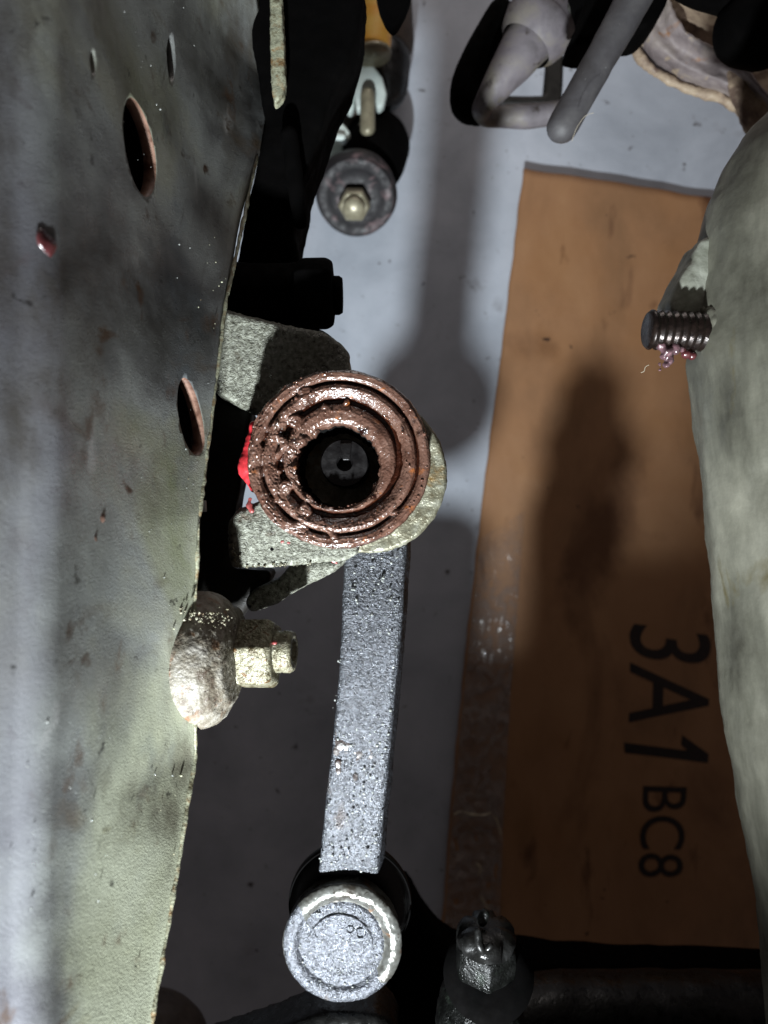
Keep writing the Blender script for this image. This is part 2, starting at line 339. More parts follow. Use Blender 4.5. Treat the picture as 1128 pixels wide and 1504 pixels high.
for ln in ([(668,1196),(676,1192),(692,1196),(712,1197),(722,1192)],[(722,1194),(730,1206),(735,1224)],[(700,1268),(706,1276),(702,1286)],[(704,1314),(710,1324),(716,1334)]):
    link('crinkle_highlight', disp(bm2me(tube([(P(x, y, .787), (.6+1.4*rnd_)*.6e-3) for (x, y), rnd_ in zip(ln, (.2,.9,.5,.8,.2))], seg=8, sub=4)), ((.0008,150),)), 'crinkle_glint', card)
def text(body, name, px, py, wpx, hpx, shear=0., rot=0., d=.79, off=.0004, boldness=0.0):
    """px,py = centre; reads downward; wpx = letter height across the picture, hpx = length down the picture"""
    cu = bpy.data.curves.new('t', 'FONT'); cu.body = body; cu.align_x = 'CENTER'; cu.align_y = 'CENTER'; cu.offset = boldness; cu.resolution_u = 6
    cu.extrude = .003; to = bpy.data.objects.new('t', cu); C.objects.link(to)
    dg = bpy.context.evaluated_depsgraph_get(); dg.update(); me = bpy.data.meshes.new_from_object(to.evaluated_get(dg)); bpy.data.objects.remove(to)
    A = np.array([v.co[:] for v in me.vertices]); lo, hi = A.min(0), A.max(0)
    for v in me.vertices:
        a = (v.co.x-(lo[0]+hi[0])/2)/(hi[0]-lo[0]); b = (v.co.y-(lo[1]+hi[1])/2)/(hi[1]-lo[1])
        x = px+b*wpx-a*rot; y = py+a*hpx+b*shear
        q = P(x, y, d); v.co = Vector((q.x, q.y, cardz(q.x, q.y)+off+(.0001 if v.co.z > 0 else 0)))
    me.update(); return me
link('lettering', text('3A', 'l', 985, 997, 120, 146, 16, 3, boldness=.002), 'ink', card, 'large black print reading 3A', smooth=False)
b = bmesh.new(); q = [(918,1092),(919,1107),(1042,1122),(1043,1109),(1004,1081),(1002,1095),(1012,1104)]
f1 = [b.verts.new((P(x, y, .79).x, P(x, y, .79).y, cardz(P(x, y, .79).x, P(x, y, .79).y)+.0005)) for x, y in q]; f2 = [b.verts.new(v.co-Vector((0,0,.0001))) for v in f1]
b.faces.new(f1); b.faces.new(f2[::-1])
for a in range(len(q)): b.faces.new((f1[a], f2[a], f2[(a+1)%len(q)], f1[(a+1)%len(q)]))
link('lettering', bm2me(b), 'ink', card, 'large black printed digit 1', smooth=False)
link('lettering', text('BC8', 'l', 975, 1224, 66, 134, 2, 7), 'ink', card, 'smaller black print reading BC8', smooth=False)

# ============================================================ FRAME RAIL
rail = thing('frame_rail', 'grimy grey green vehicle frame rail with oval-looking round holes down the left side', 'frame rail', P(150, 800, .3))
def railx(d):
    x = -.1069+.09375*d
    if d < .206: x -= .42*(.206-d)*min(1, (.206-d)/.012+.05)
    return x
ED = [(a, b*.0949/.1069) for a, b in [(.40,.389),(.262,.389),(.217,.434),(.19,.425),(.0856,.355),(.04,.336),(-.0023,.3175),(-.04,.312),(-.0884,.3134),(-.12,.294),(-.1729,.2594),(-.27,.21)]]
def edged(y):
    for (a, da), (b, db) in zip(ED, ED[1:]):
        if y >= b: return da+(db-da)*(y-a)/(b-a)
    return ED[-1][1]
def rail_mesh():
    bm = bmesh.new(); ny, nd = 230, 110; T = []; B = []
    for i in range(ny+1):
        y = .36-.60*i/ny; e = edged(y); row = []; rb = []
        for j in range(nd+1):
            d = .165+(e-.165)*(j/nd)
            x = railx(d)+.0011*noise.noise(Vector((3.3, y*22, d*28)))+.0030*noise.noise(Vector((8.3, y*8, d*11)))
            x += .012*max(0, 1-(e-d)/.05)**2
            if j >= nd-2: x += .0004*(j-nd+2)
            row.append(bm.verts.new((x, y, H-d))); rb.append(bm.verts.new((x-.0045, y, H-d)))
        T.append(row); B.append(rb)
    for i in range(ny):
        for j in range(nd):
            bm.faces.new((T[i][j], T[i+1][j], T[i+1][j+1], T[i][j+1])); bm.faces.new((B[i][j], B[i][j+1], B[i+1][j+1], B[i+1][j]))
    for i in range(ny):
        bm.faces.new((T[i][0], B[i][0], B[i+1][0], T[i+1][0])); bm.faces.new((T[i][nd], T[i+1][nd], B[i+1][nd], B[i][nd]))
    for j in range(nd):
        bm.faces.new((T[0][j], T[0][j+1], B[0][j+1], B[0][j])); bm.faces.new((T[ny][j], B[ny][j], B[ny][j+1], T[ny][j+1]))
    return bm2me(bm)
def webx(d, y): return railx(d)+.012*max(0, 1-(edged(y)-d)/.05)**2
def on_rail(px, py):
    k = (564-px)/F; lo, hi = .17, .6
    for _ in range(40):
        d = (lo+hi)/2
        if webx(d, -(py-752)/F*d)+k*d > 0: hi = d
        else: lo = d
    y = -(py-752)/F*d
    return Vector((webx(d, y), y, H-d)), d
HOLES = [(205,218,66),(279,612,57),(256,86,33),(131,92,17)]   # px, py, half height in px
HN = []
rm = rail_mesh(); ro = bpy.data.objects.new('r', rm); C.objects.link(ro)
cut = bmesh.new()
for (px, py, hh) in HOLES:
    p, d = on_rail(px, py); r = hh/F*d; sq = 1.0 if hh > 60 else (.42 if hh > 50 else .5)
    b0 = lathe([(0,-.02),(r,-.02),(r,.02),(0,.02)], p, (1,0,0), 40)
    if sq != 1:
        for v in b0.verts: v.co.z = p.z+(v.co.z-p.z)*sq
    me0 = bm2me(b0); cut.from_mesh(me0); HN.append((p, r, sq))
cme = bm2me(cut); cobj = bpy.data.objects.new('c', cme); C.objects.link(cobj)
md = ro.modifiers.new('b', 'BOOLEAN'); md.operation = 'DIFFERENCE'; md.object = cobj; md.solver = 'EXACT'
dg = bpy.context.evaluated_depsgraph_get(); dg.update(); web = bpy.data.meshes.new_from_object(ro.evaluated_get(dg))
bpy.data.objects.remove(ro); bpy.data.objects.remove(cobj)
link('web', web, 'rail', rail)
web.materials.append(M['rim']); mi = []
for f in web.polygons:
    t = 0
    for (p, r, sq) in HN[:2]:
        q = f.center-p
        if abs(f.normal.x) < .35 and abs(q.x) < .012 and math.hypot(q.y, q.z/sq) < r*1.06: t = 1
    mi.append(t)
web.polygons.foreach_set('material_index', mi)
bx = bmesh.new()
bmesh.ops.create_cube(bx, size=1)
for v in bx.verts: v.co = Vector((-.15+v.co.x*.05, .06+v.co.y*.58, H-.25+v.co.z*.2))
link('inner_channel', bm2me(bx), 'void', rail)  # black box behind the holes, their inner shade in its colour
fl = bmesh.new(); A = []
for i in range(50):
    y = .34-.56*i/49; e = edged(y)
    A.append([fl.verts.new(((railx(e)+.012)-.0055, y, H-e+.0024)), fl.verts.new(((railx(e)+.012)-.09, y, H-e+.0024)), fl.verts.new(((railx(e)+.012)-.09, y, H-e+.0004)), fl.verts.new(((railx(e)+.012)-.0055, y, H-e+.0004))])
for a, b in zip(A, A[1:]):
    for k in range(4): fl.faces.new((a[k], a[(k+1)%4], b[(k+1)%4], b[k]))
link('bottom_flange', bm2me(fl), 'void', rail, smooth=False)
# folded edge lip
lip = bmesh.new(); pts = []
for i in range(60):
    y = .34-.55*i/59; e = edged(y); pts.append((Vector(((railx(e)+.012)+.0004, y, H-e)), (.0008+.0004*noise.noise(Vector((y*90,0,0))))))
link('edge_lip', disp(bm2me(tube(pts, lip, seg=10, sub=4)), ((.0005,300),(.0004,900))), 'rail_edge', rail)
# beads of oil and grit on the rail
rnd = random.Random(3); pp = []
while len(pp) < 110:
    px, py = rnd.uniform(10, 325), rnd.uniform(0, 1504)
    if noise.noise(Vector((px*.012, py*.006, 3))) < -.02: continue
    p, d = on_rail(px, py)
    if d > edged(p.y)-.003: continue
    pp.append((p+Vector((.00005,0,0)), (1,0,0)))
link('oil_beads', beads(pp, .0001, .0004, 4), 'clear_bead', rail, kind='stuff')
pp = []
while len(pp) < 26:
    y = rnd.choice((rnd.uniform(-.16, .015), rnd.uniform(.065, .12))); e = edged(y); q = abs(rnd.gauss(0, .008))
    pp.append((Vector((railx(e-q)+.0002+.012*max(0,1-q/.05)**2, y, H-e+q)), (1,0,0)))
link('edge_grit', beads(pp, .00015, .0006, 8), 'rail_edge', rail, kind='stuff')
# smear of red grease and dirt lump
def lump(cx, cy, pts, m, nm, parent, lab=None, vox=.0006, amps=((.0006,300),), d=None, seed=0):
    b = bmesh.new()
    for (px, py, r) in pts:
        p = on_rail(px, py)[0] if d is None else P(px, py, d); blob(b, p, r, 2, (.22,1.1,1.1) if d is None else (1,1,.8))
    me = apply_mods(bm2me(b), [('REMESH', dict(mode='VOXEL', voxel_size=vox, use_smooth_shade=True))])
    return link(nm, disp(me, amps, seed), m, parent, lab)
M['old_red'] = mat('dull_dried_red_grease', [(.3,(60,26,28)),(.6,(92,46,48)),(.8,(120,80,80))], 200, rough=(.2,.4), bumps=((300,.6,.0008),), coat=.3)
M['mud'] = mat('brown_dirt_lump', [(.3,(60,44,36)),(.6,(110,84,72)),(.8,(160,130,120))], 200, rough=(.4,.7), bumps=((300,.6,.0008),))
lump(0,0,[(62,352,.003),(70,358,.0036),(78,366,.004),(86,376,.004),(90,386,.0034),(94,396,.0024)], 'old_red', 'grease_smear', rail, 'dull red grease smear on the rail')
lump(0,0,[(150,762,.0022),(145,775,.0026),(140,790,.002)], 'mud', 'dirt_lump', rail)
lump(0,0,[(130,214,.0014),(137,226,.0014),(146,236,.001)], 'clear_bead', 'dirt_lump', rail)
# pale chip of paint standing on the edge
cb = prism([(293,735),(302,735),(303,752),(294,752)], .315, .3165); link('paint_chip', bevel(cb, .0003), 'white', rail, 'small white chip stuck on the rail edge')

# ============================================================ IDLER BRACKET
HC = P(498, 673, .300); R = 136/F*.300
br = thing('steering_bracket', 'gritty cast bracket with round greased socket at the picture centre, bolted beside the rail', 'steering bracket', HC)
prof = [(1.0,-.052),(1.0,-.003),(.985,-.001),(.955,0),(.90,-.0002),(.872,-.0012),(.862,-.0030),(.845,-.0034),(.832,-.0020),(.815,-.0006),(.78,0),(.74,-.0006),(.70,-.0018),(.672,-.0028),(.66,-.0042),(.625,-.0045),(.61,-.0028),(.595,-.0018),(.56,-.0010),(.51,-.0012),(.48,-.0020),(.462,-.0034),(.452,-.008),(.45,-.03)]
def ph(r):
    for (a, ha), (b, hb) in zip(prof[1:], prof[2:]):
        if b <= r <= a: return hb+(ha-hb)*(r-b)/(a-b)
    return -.03
def housing():
    bm = bmesh.new(); NA = 420; rs = [ .452+(1.0-.452)*i/150 for i in range(151)]; rows = []
    def wob(a): return Vector((math.cos(a)*1.5, math.sin(a)*1.5, 0))
    for r in rs[::-1]:
        row = []
        for k in range(NA):
            a = 2*math.pi*k/NA; ca, sa = math.cos(a), math.sin(a)
            mess = .35+.65*max(0, min(1, .45-.8*ca-.25*sa))
            rr = r+.012*noise.noise(wob(a)*1.3+Vector((0,0,r*2)))+.006*noise.noise(Vector((ca*r*7, sa*r*7, 1)))*mess
            rr = min(1, max(.452, rr))
            h = ph(rr)
            fill = noise.noise(Vector((ca*r*6, sa*r*6, 4)))+.8*mess-.56
            if fill > 0: h = max(h, -.0056+.0052*min(1, fill*2.2))
            q = Vector((ca*r, sa*r, 0))
            h += mess*mess*(.0008*noise.noise(q*9)+.0007*abs(noise.noise(q*22)))+mess*.0003*noise.noise(q*50)+.00012*noise.noise(q*60)
            er = r*R*(1+ (.012*noise.noise(wob(a)*3) + .006*noise.noise(wob(a)*9) if r > .98 else 0))
            off = Vector((0,0,0))
            if r < .60: off = Vector((-.0008, -.0029, 0))*min(1, (.60-r)/.12)
            if r < .47: er *= 1+.06*noise.noise(wob(a)*5)+.02*noise.noise(wob(a)*14)
            row.append(bm.verts.new(HC+off+Vector((ca*er, sa*er*.975, h))))
        rows.append(row)
    last = rows[-1]
    for dh in (-.012, -.03, -.045):
        rows.append([bm.verts.new(v.co+Vector((0,0,dh))) for v in last])
    first = rows[0]
    up = []
    for dh in (-.010, -.034):
        up.append([bm.verts.new(HC+(v.co-HC)*.985+Vector((0,0,dh))) for v in first])
    rows = [up[1], up[0]]+rows
    for A, B in zip(rows, rows[1:]):
        for i in range(NA): bm.faces.new((A[i], B[i], B[(i+1)%NA], A[(i+1)%NA]))
    bm.faces.new(rows[-1])
    return bm2me(bm)
hm = housing()
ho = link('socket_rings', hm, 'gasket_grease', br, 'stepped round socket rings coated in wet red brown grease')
# black for the recess shade + trapped grease in grooves picked by height
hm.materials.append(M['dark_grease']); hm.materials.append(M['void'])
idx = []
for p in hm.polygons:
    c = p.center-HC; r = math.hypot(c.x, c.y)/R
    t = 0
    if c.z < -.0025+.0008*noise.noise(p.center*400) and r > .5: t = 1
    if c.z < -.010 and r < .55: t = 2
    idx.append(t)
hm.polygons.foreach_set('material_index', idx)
# shaft in the hole
sp = P(506, 680, .309); sr = 36/F*.309
b = lathe([(sr,-.04),(sr,-.002),(sr*.94,0),(sr*.34,.0),(sr*.26,-.0015),(sr*.24,-.012),(0,-.012)], sp, (0,0,1), 48)
M['shaft'] = mat('dark_machined_steel', [(.3,(18,17,18)),(.7,(34,32,32))], 200, rough=(.25,.5), metal=.5, bumps=((500,.4,.0005),))
link('shaft', bm2me(b), 'shaft', br, smooth=False)
b = prism([(499,651),(517,650),(514,676),(503,676)], .3075, .310); link('shaft_key', bevel(b, .0004), 'shaft', br)
# lugs
ul = prism([(312,452),(345,457),(365,462),(420,476),(478,487),(500,500),(512,518),(516,560),(450,640),(400,630),(374,605),(352,596),(330,584),(312,578)], .322, .348)
link('upper_lug', rough(ul, .0011, .0022, ((.0009,80),(.0004,380),(.0004,1000)), 3), 'iron', br)
ll = prism([(334,778),(340,758),(352,748),(372,738),(420,720),(520,790),(528,812),(505,823),(440,829),(400,833),(338,836),(336,812)], .306, .326)
link('lower_lug', rough(ll, .0010, .0018, ((.0010,90),(.0004,380),(.0004,1000)), 5), 'iron', br)
gb = prism([(428,828),(512,822),(498,834),(470,850),(440,866),(410,884),(385,896),(368,899),(360,890),(362,878),(380,862),(408,850)], .328, .342)
link('gusset', rough(gb, .0009, .0015, ((.0008,150),(.0005,600)), 6), 'iron', br)
bp = prism([(290,560),(330,585),(369,603),(362,640),(350,725),(346,748),(338,835),(400,838),(392,860),(372,878),(352,908),(330,935),(262,930),(240,900)], .338, .356)
link('back_plate', rough(bp, .0016, .0015, ((.0004,150),)), 'dark_iron', br)
# red grease squeezed out behind the socket
def redblob(lst, d, seed, nm='grease_blob', m='pink_grease'):
    b = bmesh.new()
    for (px, py, r) in lst: blob(b, P(px, py, d), r/F*d, 2, (1,1,.7))
    me = apply_mods(bm2me(b), [('REMESH', dict(mode='VOXEL', voxel_size=.0005, use_smooth_shade=True))])
    link(nm, disp(apply_mods(me, [('SMOOTH', dict(factor=1.0, iterations=12))]), ((.0008,160),(.0003,600)), seed), m, br, 'bright red grease squeezed out left of the socket' if m == 'red_grease' else None)
redblob([(376,628,12),(375,646,14),(373,660,17),(369,674,18),(364,688,15),(359,694,11),(370,702,13),(375,716,9)], .312, 1, m='red_grease')
redblob([(415,795,5),(424,797,5),(431,799,4)], .3068, 2)
redblob([(484,816,7),(491,821,5),(495,827,3),(488,826,3),(478,812,6),(470,812,5)], .3078, 3)
redblob([(366,742,6),(370,750,5),(367,733,5)], .305, 4)
# oily beads over the socket
pp = []; rnd = random.Random(11)
while len(pp) < 420:
    a = rnd.uniform(0, 2*math.pi); r = math.sqrt(rnd.uniform(.27, .97)); ca, sa = math.cos(a), math.sin(a)
    wgt = .25+.75*max(0, min(1, .5-.6*ca-.45*sa))
    if rnd.random() > wgt: continue
    if ph(r) < -.0016: continue
    h = ph(r)+.0001
    pp.append((HC+Vector((ca*r*R, sa*r*R*.975, h)), (0,0,1)))
link('grease_beads', beads(pp, .00018, .00065, 12), 'bead', br, kind='stuff')
# gritty crumbs where bracket meets the rail
pp = []
for (x0, y0, x1, y1, d, nn, sp_) in ((326,460,330,580,.333,110,3),(340,800,350,830,.305,60,3),(262,900,330,912,.272,110,6),(345,833,470,826,.306,90,1.5)):
    for k in range(nn):
        t = rnd.random(); pp.append((P(x0+(x1-x0)*t+rnd.gauss(0,sp_), y0+(y1-y0)*t+rnd.gauss(0,sp_), d), (0,0,1)))
link('crumbs', beads(pp, .00015, .0006, 14), 'nut', br, kind='stuff')
def dark_pits(parent, lst, d, m='void'):
    b = bmesh.new()
    for (px, py, r) in lst: blob(b, P(px, py, d), r/F*d, 2, (1.2,1,.5))
    link('pit', bm2me(b), m, parent, kind=None)

for q in ((343,792,5),(349,803,4),(361,779,3),(398,806,4),(386,811,3),(374,813,3)):
    b = bmesh.new(); blob(b, P(q[0], q[1], .3064), q[2]/F*.306, 2, (1.3,1,.25)); link('pit_shade', bm2me(b), 'black', br)  # flat black spots put the shade of cast pits into colour
# lower mounting boss, washer, nut and stud: axis runs across the picture
AX = (1, .02, .10)
def ax_at(px, py, df, dc=None):   # x read on the near side of the part, y on its axis
    dc = dc or df; return Vector((P(px, py, df).x, P(px, py, dc).y, H-dc))
o0 = ax_at(245, 968, .273, .293); u = .284/F
bs = lathe([(0,0),(88*u,0),(97*u,4*u),(101*u,13*u),(102*u,26*u),(101*u,42*u),(96*u,56*u),(87*u,67*u),(74*u,74*u),(64*u,82*u),(0,84*u)], o0, AX, 72)
link('mounting_boss', rough(bs, .0008, 0, ((.0004,50),(.0002,350),(.0003,1000)), 9), 'boss', br, 'dusty rust-tinged disc under the lower nut')
b = lathe([(0,0),(62*u,0),(64*u,2*u),(64*u,9*u),(60*u,13*u),(0,13*u)], ax_at(324, 952, .285, .302), AX, 48)
link('washer', rough(b, .0009, 0, ((.0005,300),(.0003,900)), 2), 'boss', br)
un = .290/F
b = nut_bm(ax_at(336, 960, .287, .303), AX, 56*un, 62*un, .16, phase=math.radians(12))
link('nut', disp(apply_mods(bm2me(b), [('BEVEL', dict(width=.0007, segments=2, limit_method='ANGLE')),('SUBSURF', dict(levels=3, subdivision_type='SIMPLE'))]), ((.0003,400),)), 'nut', br, 'hex nut dusted with yellow grit, lower bolt')
sb_ = lathe([(0,-.004),(32*un,-.004),(32*un,10*un),(30*un,12*un),(32*un,15*un),(32*un,24*un),(29*un,30*un),(20*un,30*un),(17*un,22*un),(0,20*un)], ax_at(397, 957, .290, .302), AX, 40)
link('stud', disp(bm2me(sb_), ((.0003,500),)), 'nut', br)
b = bmesh.new(); blob(b, P(404, 944, .2955), .0011, 2); link('grease_blob', disp(bm2me(b), ((.0004,500),)), 'pink_grease', br)

# ============================================================ STEERING ARM (eye + bar)
arm = thing('steering_linkage', 'flat frosted steel steering arm hanging down from the greased socket', 'steering linkage', P(530, 1000, .335))
DA = .338
eye = lathe([(0,-.022),(112/F*DA,-.022),(117/F*DA,-.019),(117/F*DA,-.002),(114/F*DA,0),(0,0)], P(540, 697, DA), (0,0,1), 96)
M['eye'] = mat('dusty_plated_rim', [(.3,(80,72,52)),(.5,(126,124,106)),(.7,(156,156,142))], 160, rough=(.25,.5), metal=.4, bumps=((300,.5,.001),(1100,.7,.0005)), spots=((70,.58,(120,96,58),.08,(1,1,1)),))
link('arm_eye', rough(eye, .0011, 0, ((.0006,150),(.0004,600)), 4), 'eye', arm)
bar = bmesh.new()
stn = [(700,506,600,.343),(800,506,597,.340),(900,502,592,.337),(1000,497,583,.336),(1100,487,573,.337),(1200,476,564,.339),(1262,470,558,.340),(1286,468,556,.343)]
rows = []
for (py, xl, xr, d) in stn:
    row = []
    for k in range(13):
        t = k/12; e = min(t, 1-t); p = P(xl+(xr-xl)*t, py, d); p.z += .0012*(1-max(0,(0.12-e)/.12)**2)-.0012; row.append(bar.verts.new(p))
    for k in range(12, -1, -1):
        t = k/12; p = P(xl+(xr-xl)*t, py, d); p.z -= .012; p.x += .0026*(1 if t > .5 else 0); row.append(bar.verts.new(p))
    rows.append(row)
for A, B in zip(rows, rows[1:]):
    for i in range(len(A)): bar.faces.new((A[i], A[(i+1)%len(A)], B[(i+1)%len(A)], B[i]))
bar.faces.new(rows[0]); bar.faces.new(rows[-1][::-1])
link('bar', rough(bar, .0009, 0, ((.0005,60),(.00012,350),(.0001,1100)), 7), 'arm', arm)
# wet brown oil patch with ridges on the bar
M['oil_film'] = mat('brown_oil_film', [(.3,(34,27,25)),(.6,(54,45,42)),(.8,(70,62,60))], 120, rough=(.3,.5), bumps=((300,.5,.0008),(600,.4,.0004)), coat=.5)
b = bmesh.new(); rnd = random.Random(31)
for k in range(150):
    py = rnd.gauss(1076, 26); px = 532-(py-1078)*.09+rnd.uniform(-38, 34); blob(b, P(px, py, .3372), rnd.uniform(4,9)/F*.337, 2, (1,1.3,.13))
me = apply_mods(bm2me(b), [('REMESH', dict(mode='VOXEL', voxel_size=.0006, use_smooth_shade=True)),('SMOOTH', dict(factor=.8, iterations=6))]); link('oil_patch', disp(me, ((.0004,250),)), 'oil_film', arm, 'wet brown oil patch on the arm')
pp = []
while len(pp) < 350:
    py = rnd.uniform(810, 1280); t = rnd.random(); px = 508-(py-800)*.083+t*86
    if noise.noise(Vector((px*.05, py*.018, 1)))+.5*t < .12: continue
    pp.append((P(px, py, .3368), (0,0,1)))
link('oil_beads', beads(pp, .00018, .0007, 15), 'clear_bead', arm, kind='stuff')

# ============================================================ BALL JOINT
bj = thing('ball_joint', 'round pitted steel ball joint with black boot at the foot of the steel bar', 'ball joint', P(503, 1388, .34))
DC = .336; uc = DC/F
def capfn(r, t, a): return r*(1+.004*math.sin(a*3+1)), t
cp = [(84,-40),(86,-14),(88,-8),(88,-4),(86,-1),(82,1.5),(76,2.5),(71,2),(67,-.5),(64,-3.6),(60,-5)]
b = lathe([(r*uc, t*uc) for r, t in cp], P(503, 1387, DC), (0,0,1), 160, fn=capfn)
me = disp(apply_mods(bm2me(b), [('SUBSURF', dict(levels=2))]), ((.0004,150),(.0002,600))); CR = link('cap_rim', me, 'cap_rim', bj)
me.materials.append(M['cap']); c0 = P(503, 1387, DC); mi = []
for f in me.polygons:
    q = f.center-c0; a = math.atan2(q.y, q.x)
    mi.append(1 if math.cos(a-math.radians(235))+.5*noise.noise(f.center*90) > .05 and math.hypot(q.x,q.y) < 87*uc else 0)
me.polygons.foreach_set('material_index', mi)
cp2 = [(64,-6),(60,-3.5),(54,-3),(50,-2.4),(46,-1.2),(43,-1.6),(40,-2.6),(36,-2.6),(24,-2.4),(12,-2.2),(0,-2.2)]
b = lathe([(r*uc, (t+.6)*uc) for r, t in cp2], P(501, 1390, DC), (0,0,1), 128)
me = apply_mods(bm2me(b), [('SUBSURF', dict(levels=2))]); link('cap_face', disp(me, ((.0004,150),(.0002,700),(.0002,1500)), 4), 'cap', bj)
# embossed ring and worn marks (unreadable)
for (px, py, r) in ((530,1371,7),(514,1366,5)):
    a = bmesh.new(); c = P(px, py, DC+1.0*uc); seg = 24
    pts = [(c+Vector((math.cos(2*math.pi*k/seg), math.sin(2*math.pi*k/seg), 0))*r*uc, .00035) for k in range(seg)]
    link('stamped_mark', bm2me(tube(pts, a, seg=6, sub=1, round_end=False)), 'cap', bj)
pts = []
for k in range(20):
    a = math.radians(155-150*k/19); pts.append((P(500+46*math.cos(a), 1390-46*math.sin(a), DC+1.6*uc), .0009))
link('raised_ring', disp(bm2me(tube(pts, seg=10, sub=2)), ((.0003,400),)), 'cap', bj)
ub = .352/F
b = lathe([(0,-30*ub),(70*ub,-30*ub),(88*ub,-20*ub),(92*ub,-8*ub),(88*ub,2*ub),(70*ub,8*ub),(0,8*ub)], P(514, 1328, .352), (0,0,1), 96)
M['boot'] = mat('black_shiny_boot', [(.3,(6,6,6)),(.7,(14,13,13))], 100, rough=(.25,.45), bumps=((200,.2,.0005),), spec=.4)
link('rubber_boot', apply_mods(bm2me(b), [('SUBSURF', dict(levels=2))]), 'boot', bj, 'black rubber boot behind the cap')
pts = []
for k in range(72):
    a = 2*math.pi*k/72; pts.append((P(514+89*math.cos(a), 1328-86*math.sin(a), .3485), .0004))
link('boot_clip_wire', bm2me(tube(pts, seg=8, sub=1, round_end=False)), 'black', bj)
pp = []; rnd = random.Random(77)
while len(pp) < 250:
    a = rnd.uniform(0, 6.283); r = math.sqrt(rnd.random())*66; px, py = 497+r*math.cos(a), 1398-r*math.sin(a)
    pp.append((P(px, py, DC+1.6*uc), (0,0,1)))
link('oil_beads', beads(pp, .00015, .00055, 16), 'clear_bead', bj, kind='stuff')

# ============================================================ LOWER CONTROL ARM + CASTLE NUT
lc = thing('lower_control_arm', 'oily black control arm crossing the bottom right under the castle nut', 'control arm', P(800, 1480, .38))
b = prism([(588,1306),(604,1318),(622,1352),(650,1392),(676,1410),(760,1416),(900,1424),(1140,1436),(1500,1450),(1500,2000),(500,2000),(560,1420)], .52, .56)
link('arm_body', rough(b, .004, .005, ((.002,30),)), 'black', lc)
b = tube([(P(708, 1414, .362), 50/F*.35), (P(706, 1450, .356), 57/F*.35), (P(704, 1500, .352), 64/F*.35), (P(700, 1640, .345), 60/F*.35)], seg=40)
link('ball_stud_boss', rough(b, .0015, 0, ((.0012,80),(.0008,300))), 'greenoil', lc, 'wet greenish boss below the castle nut')
b = tube([(P(770, 1496, .47), 60/F*.47), (P(900, 1494, .475), 62/F*.47), (P(1300, 1500, .48), 66/F*.48)], seg=32)
link('arm_tube', rough(b, .002, 0, ((.001,60),)), 'blackoil', lc)
b = prism([(-300,1640),(220,1590),(420,1512),(480,1494),(560,1494),(588,1520),(580,1700),(650,1700),(660,1570),(1500,1560),(1500,2900),(-300,2900)], .345, .375)
link('floor_shadow_blocker', rough(b, .0035, .004, ((.002,30),)), 'blackoil', lc)  # added below view, outlined for its shadow on the floor
b = lathe([(0,0),(50/F*.36,0),(62/F*.36,.004),(62/F*.36,.012),(40/F*.36,.014),(0,.014)], P(714, 1430, .350), (0,.6,1), 48)
link('nut_shadow_collar', bm2me(b), 'black', lc)  # collar added to widen the nut shadow on the cardboard
NO = P(712, 1424, .340); un = .34/F
b = nut_bm(NO, (0,1,.25), 47*un, 54*un, .10, phase=math.radians(30))
link('castle_nut', disp(apply_mods(bm2me(b), [('BEVEL', dict(width=.0012, segments=2, limit_method='ANGLE')),('SUBSURF', dict(levels=2, subdivision_type='SIMPLE'))]), ((.0007,200),)), 'greenoil', lc, 'oily castle nut with slotted crown')
cn = lathe([(0,50*un),(43*un,50*un),(43*un,64*un),(36*un,73*un),(18*un,76*un),(0,76*un)], NO, (0,1,.25), 32, fn=lambda r, t, a: (r*(.72 if math.cos(a*6) > .72 and t > 60*un else 1), t))
link('nut_crown', disp(bm2me(cn), ((.0006,250),)), 'blackoil', lc)
b = tube([(P(708, 1352, .333), 8*un), (P(712, 1342, .333), 7*un)], seg=16); link('stud_tip', bm2me(b), 'greenoil', lc)
# slot groove lump
b = tube([(P(702, 1368, .3265), 5*un), (P(704, 1388, .325), 6*un), (P(712, 1396, .325), 5*un), (P(720, 1388, .325), 4*un)], seg=12)
link('cotter_pin', disp(bm2me(b), ((.0004,400),)), 'blackoil', lc)

db = thing('rubber_bump_stop', 'dull brown rounded rubber stop low between the rail and the arm', 'rubber stop', P(240, 1504, .5))
b = tube([(P(215, 1560, .52), 95/F*.52), (P(180, 1700, .52), 110/F*.52)], seg=40); link('stop_body', rough(b, .003, 0, ((.001,60),)), 'brown_dim', db)

# ============================================================ UPPER BLACK BRACKET
ub_ = thing('upper_black_bracket', 'black bracket between rail and bright floor, deep shade put into its colour', 'bracket', P(420, 300, .40))
b = prism([(360,-60),(536,-60),(532,5),(524,50),(512,84),(494,118),(478,162),(471,186),(458,222),(444,262),(438,300),(430,345),(438,366),(442,400),(444,470),(478,486),(500,505),(490,560),(345,560),(330,500),(330,470),(364,290),(384,200),(386,170),(362,0)], .365, .41)
link('bracket_body', rough(b, .0022, .003, ((.001,60),(.0005,300))), 'black', ub_)  # deep shade put into the black colour of bracket, nut and sleeve
b = tube([(P(425, 200, .36), 13/F*.36), (P(434, 270, .36), 12/F*.36), (P(441, 327, .36), 10.5/F*.36)], seg=24); link('rod_tip', disp(bm2me(b), ((.0005,200),)), 'black', ub_)
b = nut_bm(P(436, 432, .345), (1,.02,0), 53/F*.345, 54/F*.345, .22, phase=math.radians(5))
link('nut', apply_mods(bm2me(b), [('BEVEL', dict(width=.0012, segments=2, limit_method='ANGLE'))]), 'black', ub_, 'black hex nut in silhouette')
b = lathe([(0,0),(28,0),(28,10),(25,15),(0,15)], (0,0,0), (1,0,0), 32)
for v in b.verts: v.co = v.co/F*.345+P(488, 434, .345)
link('bolt_end', bm2me(b), 'black', ub_)
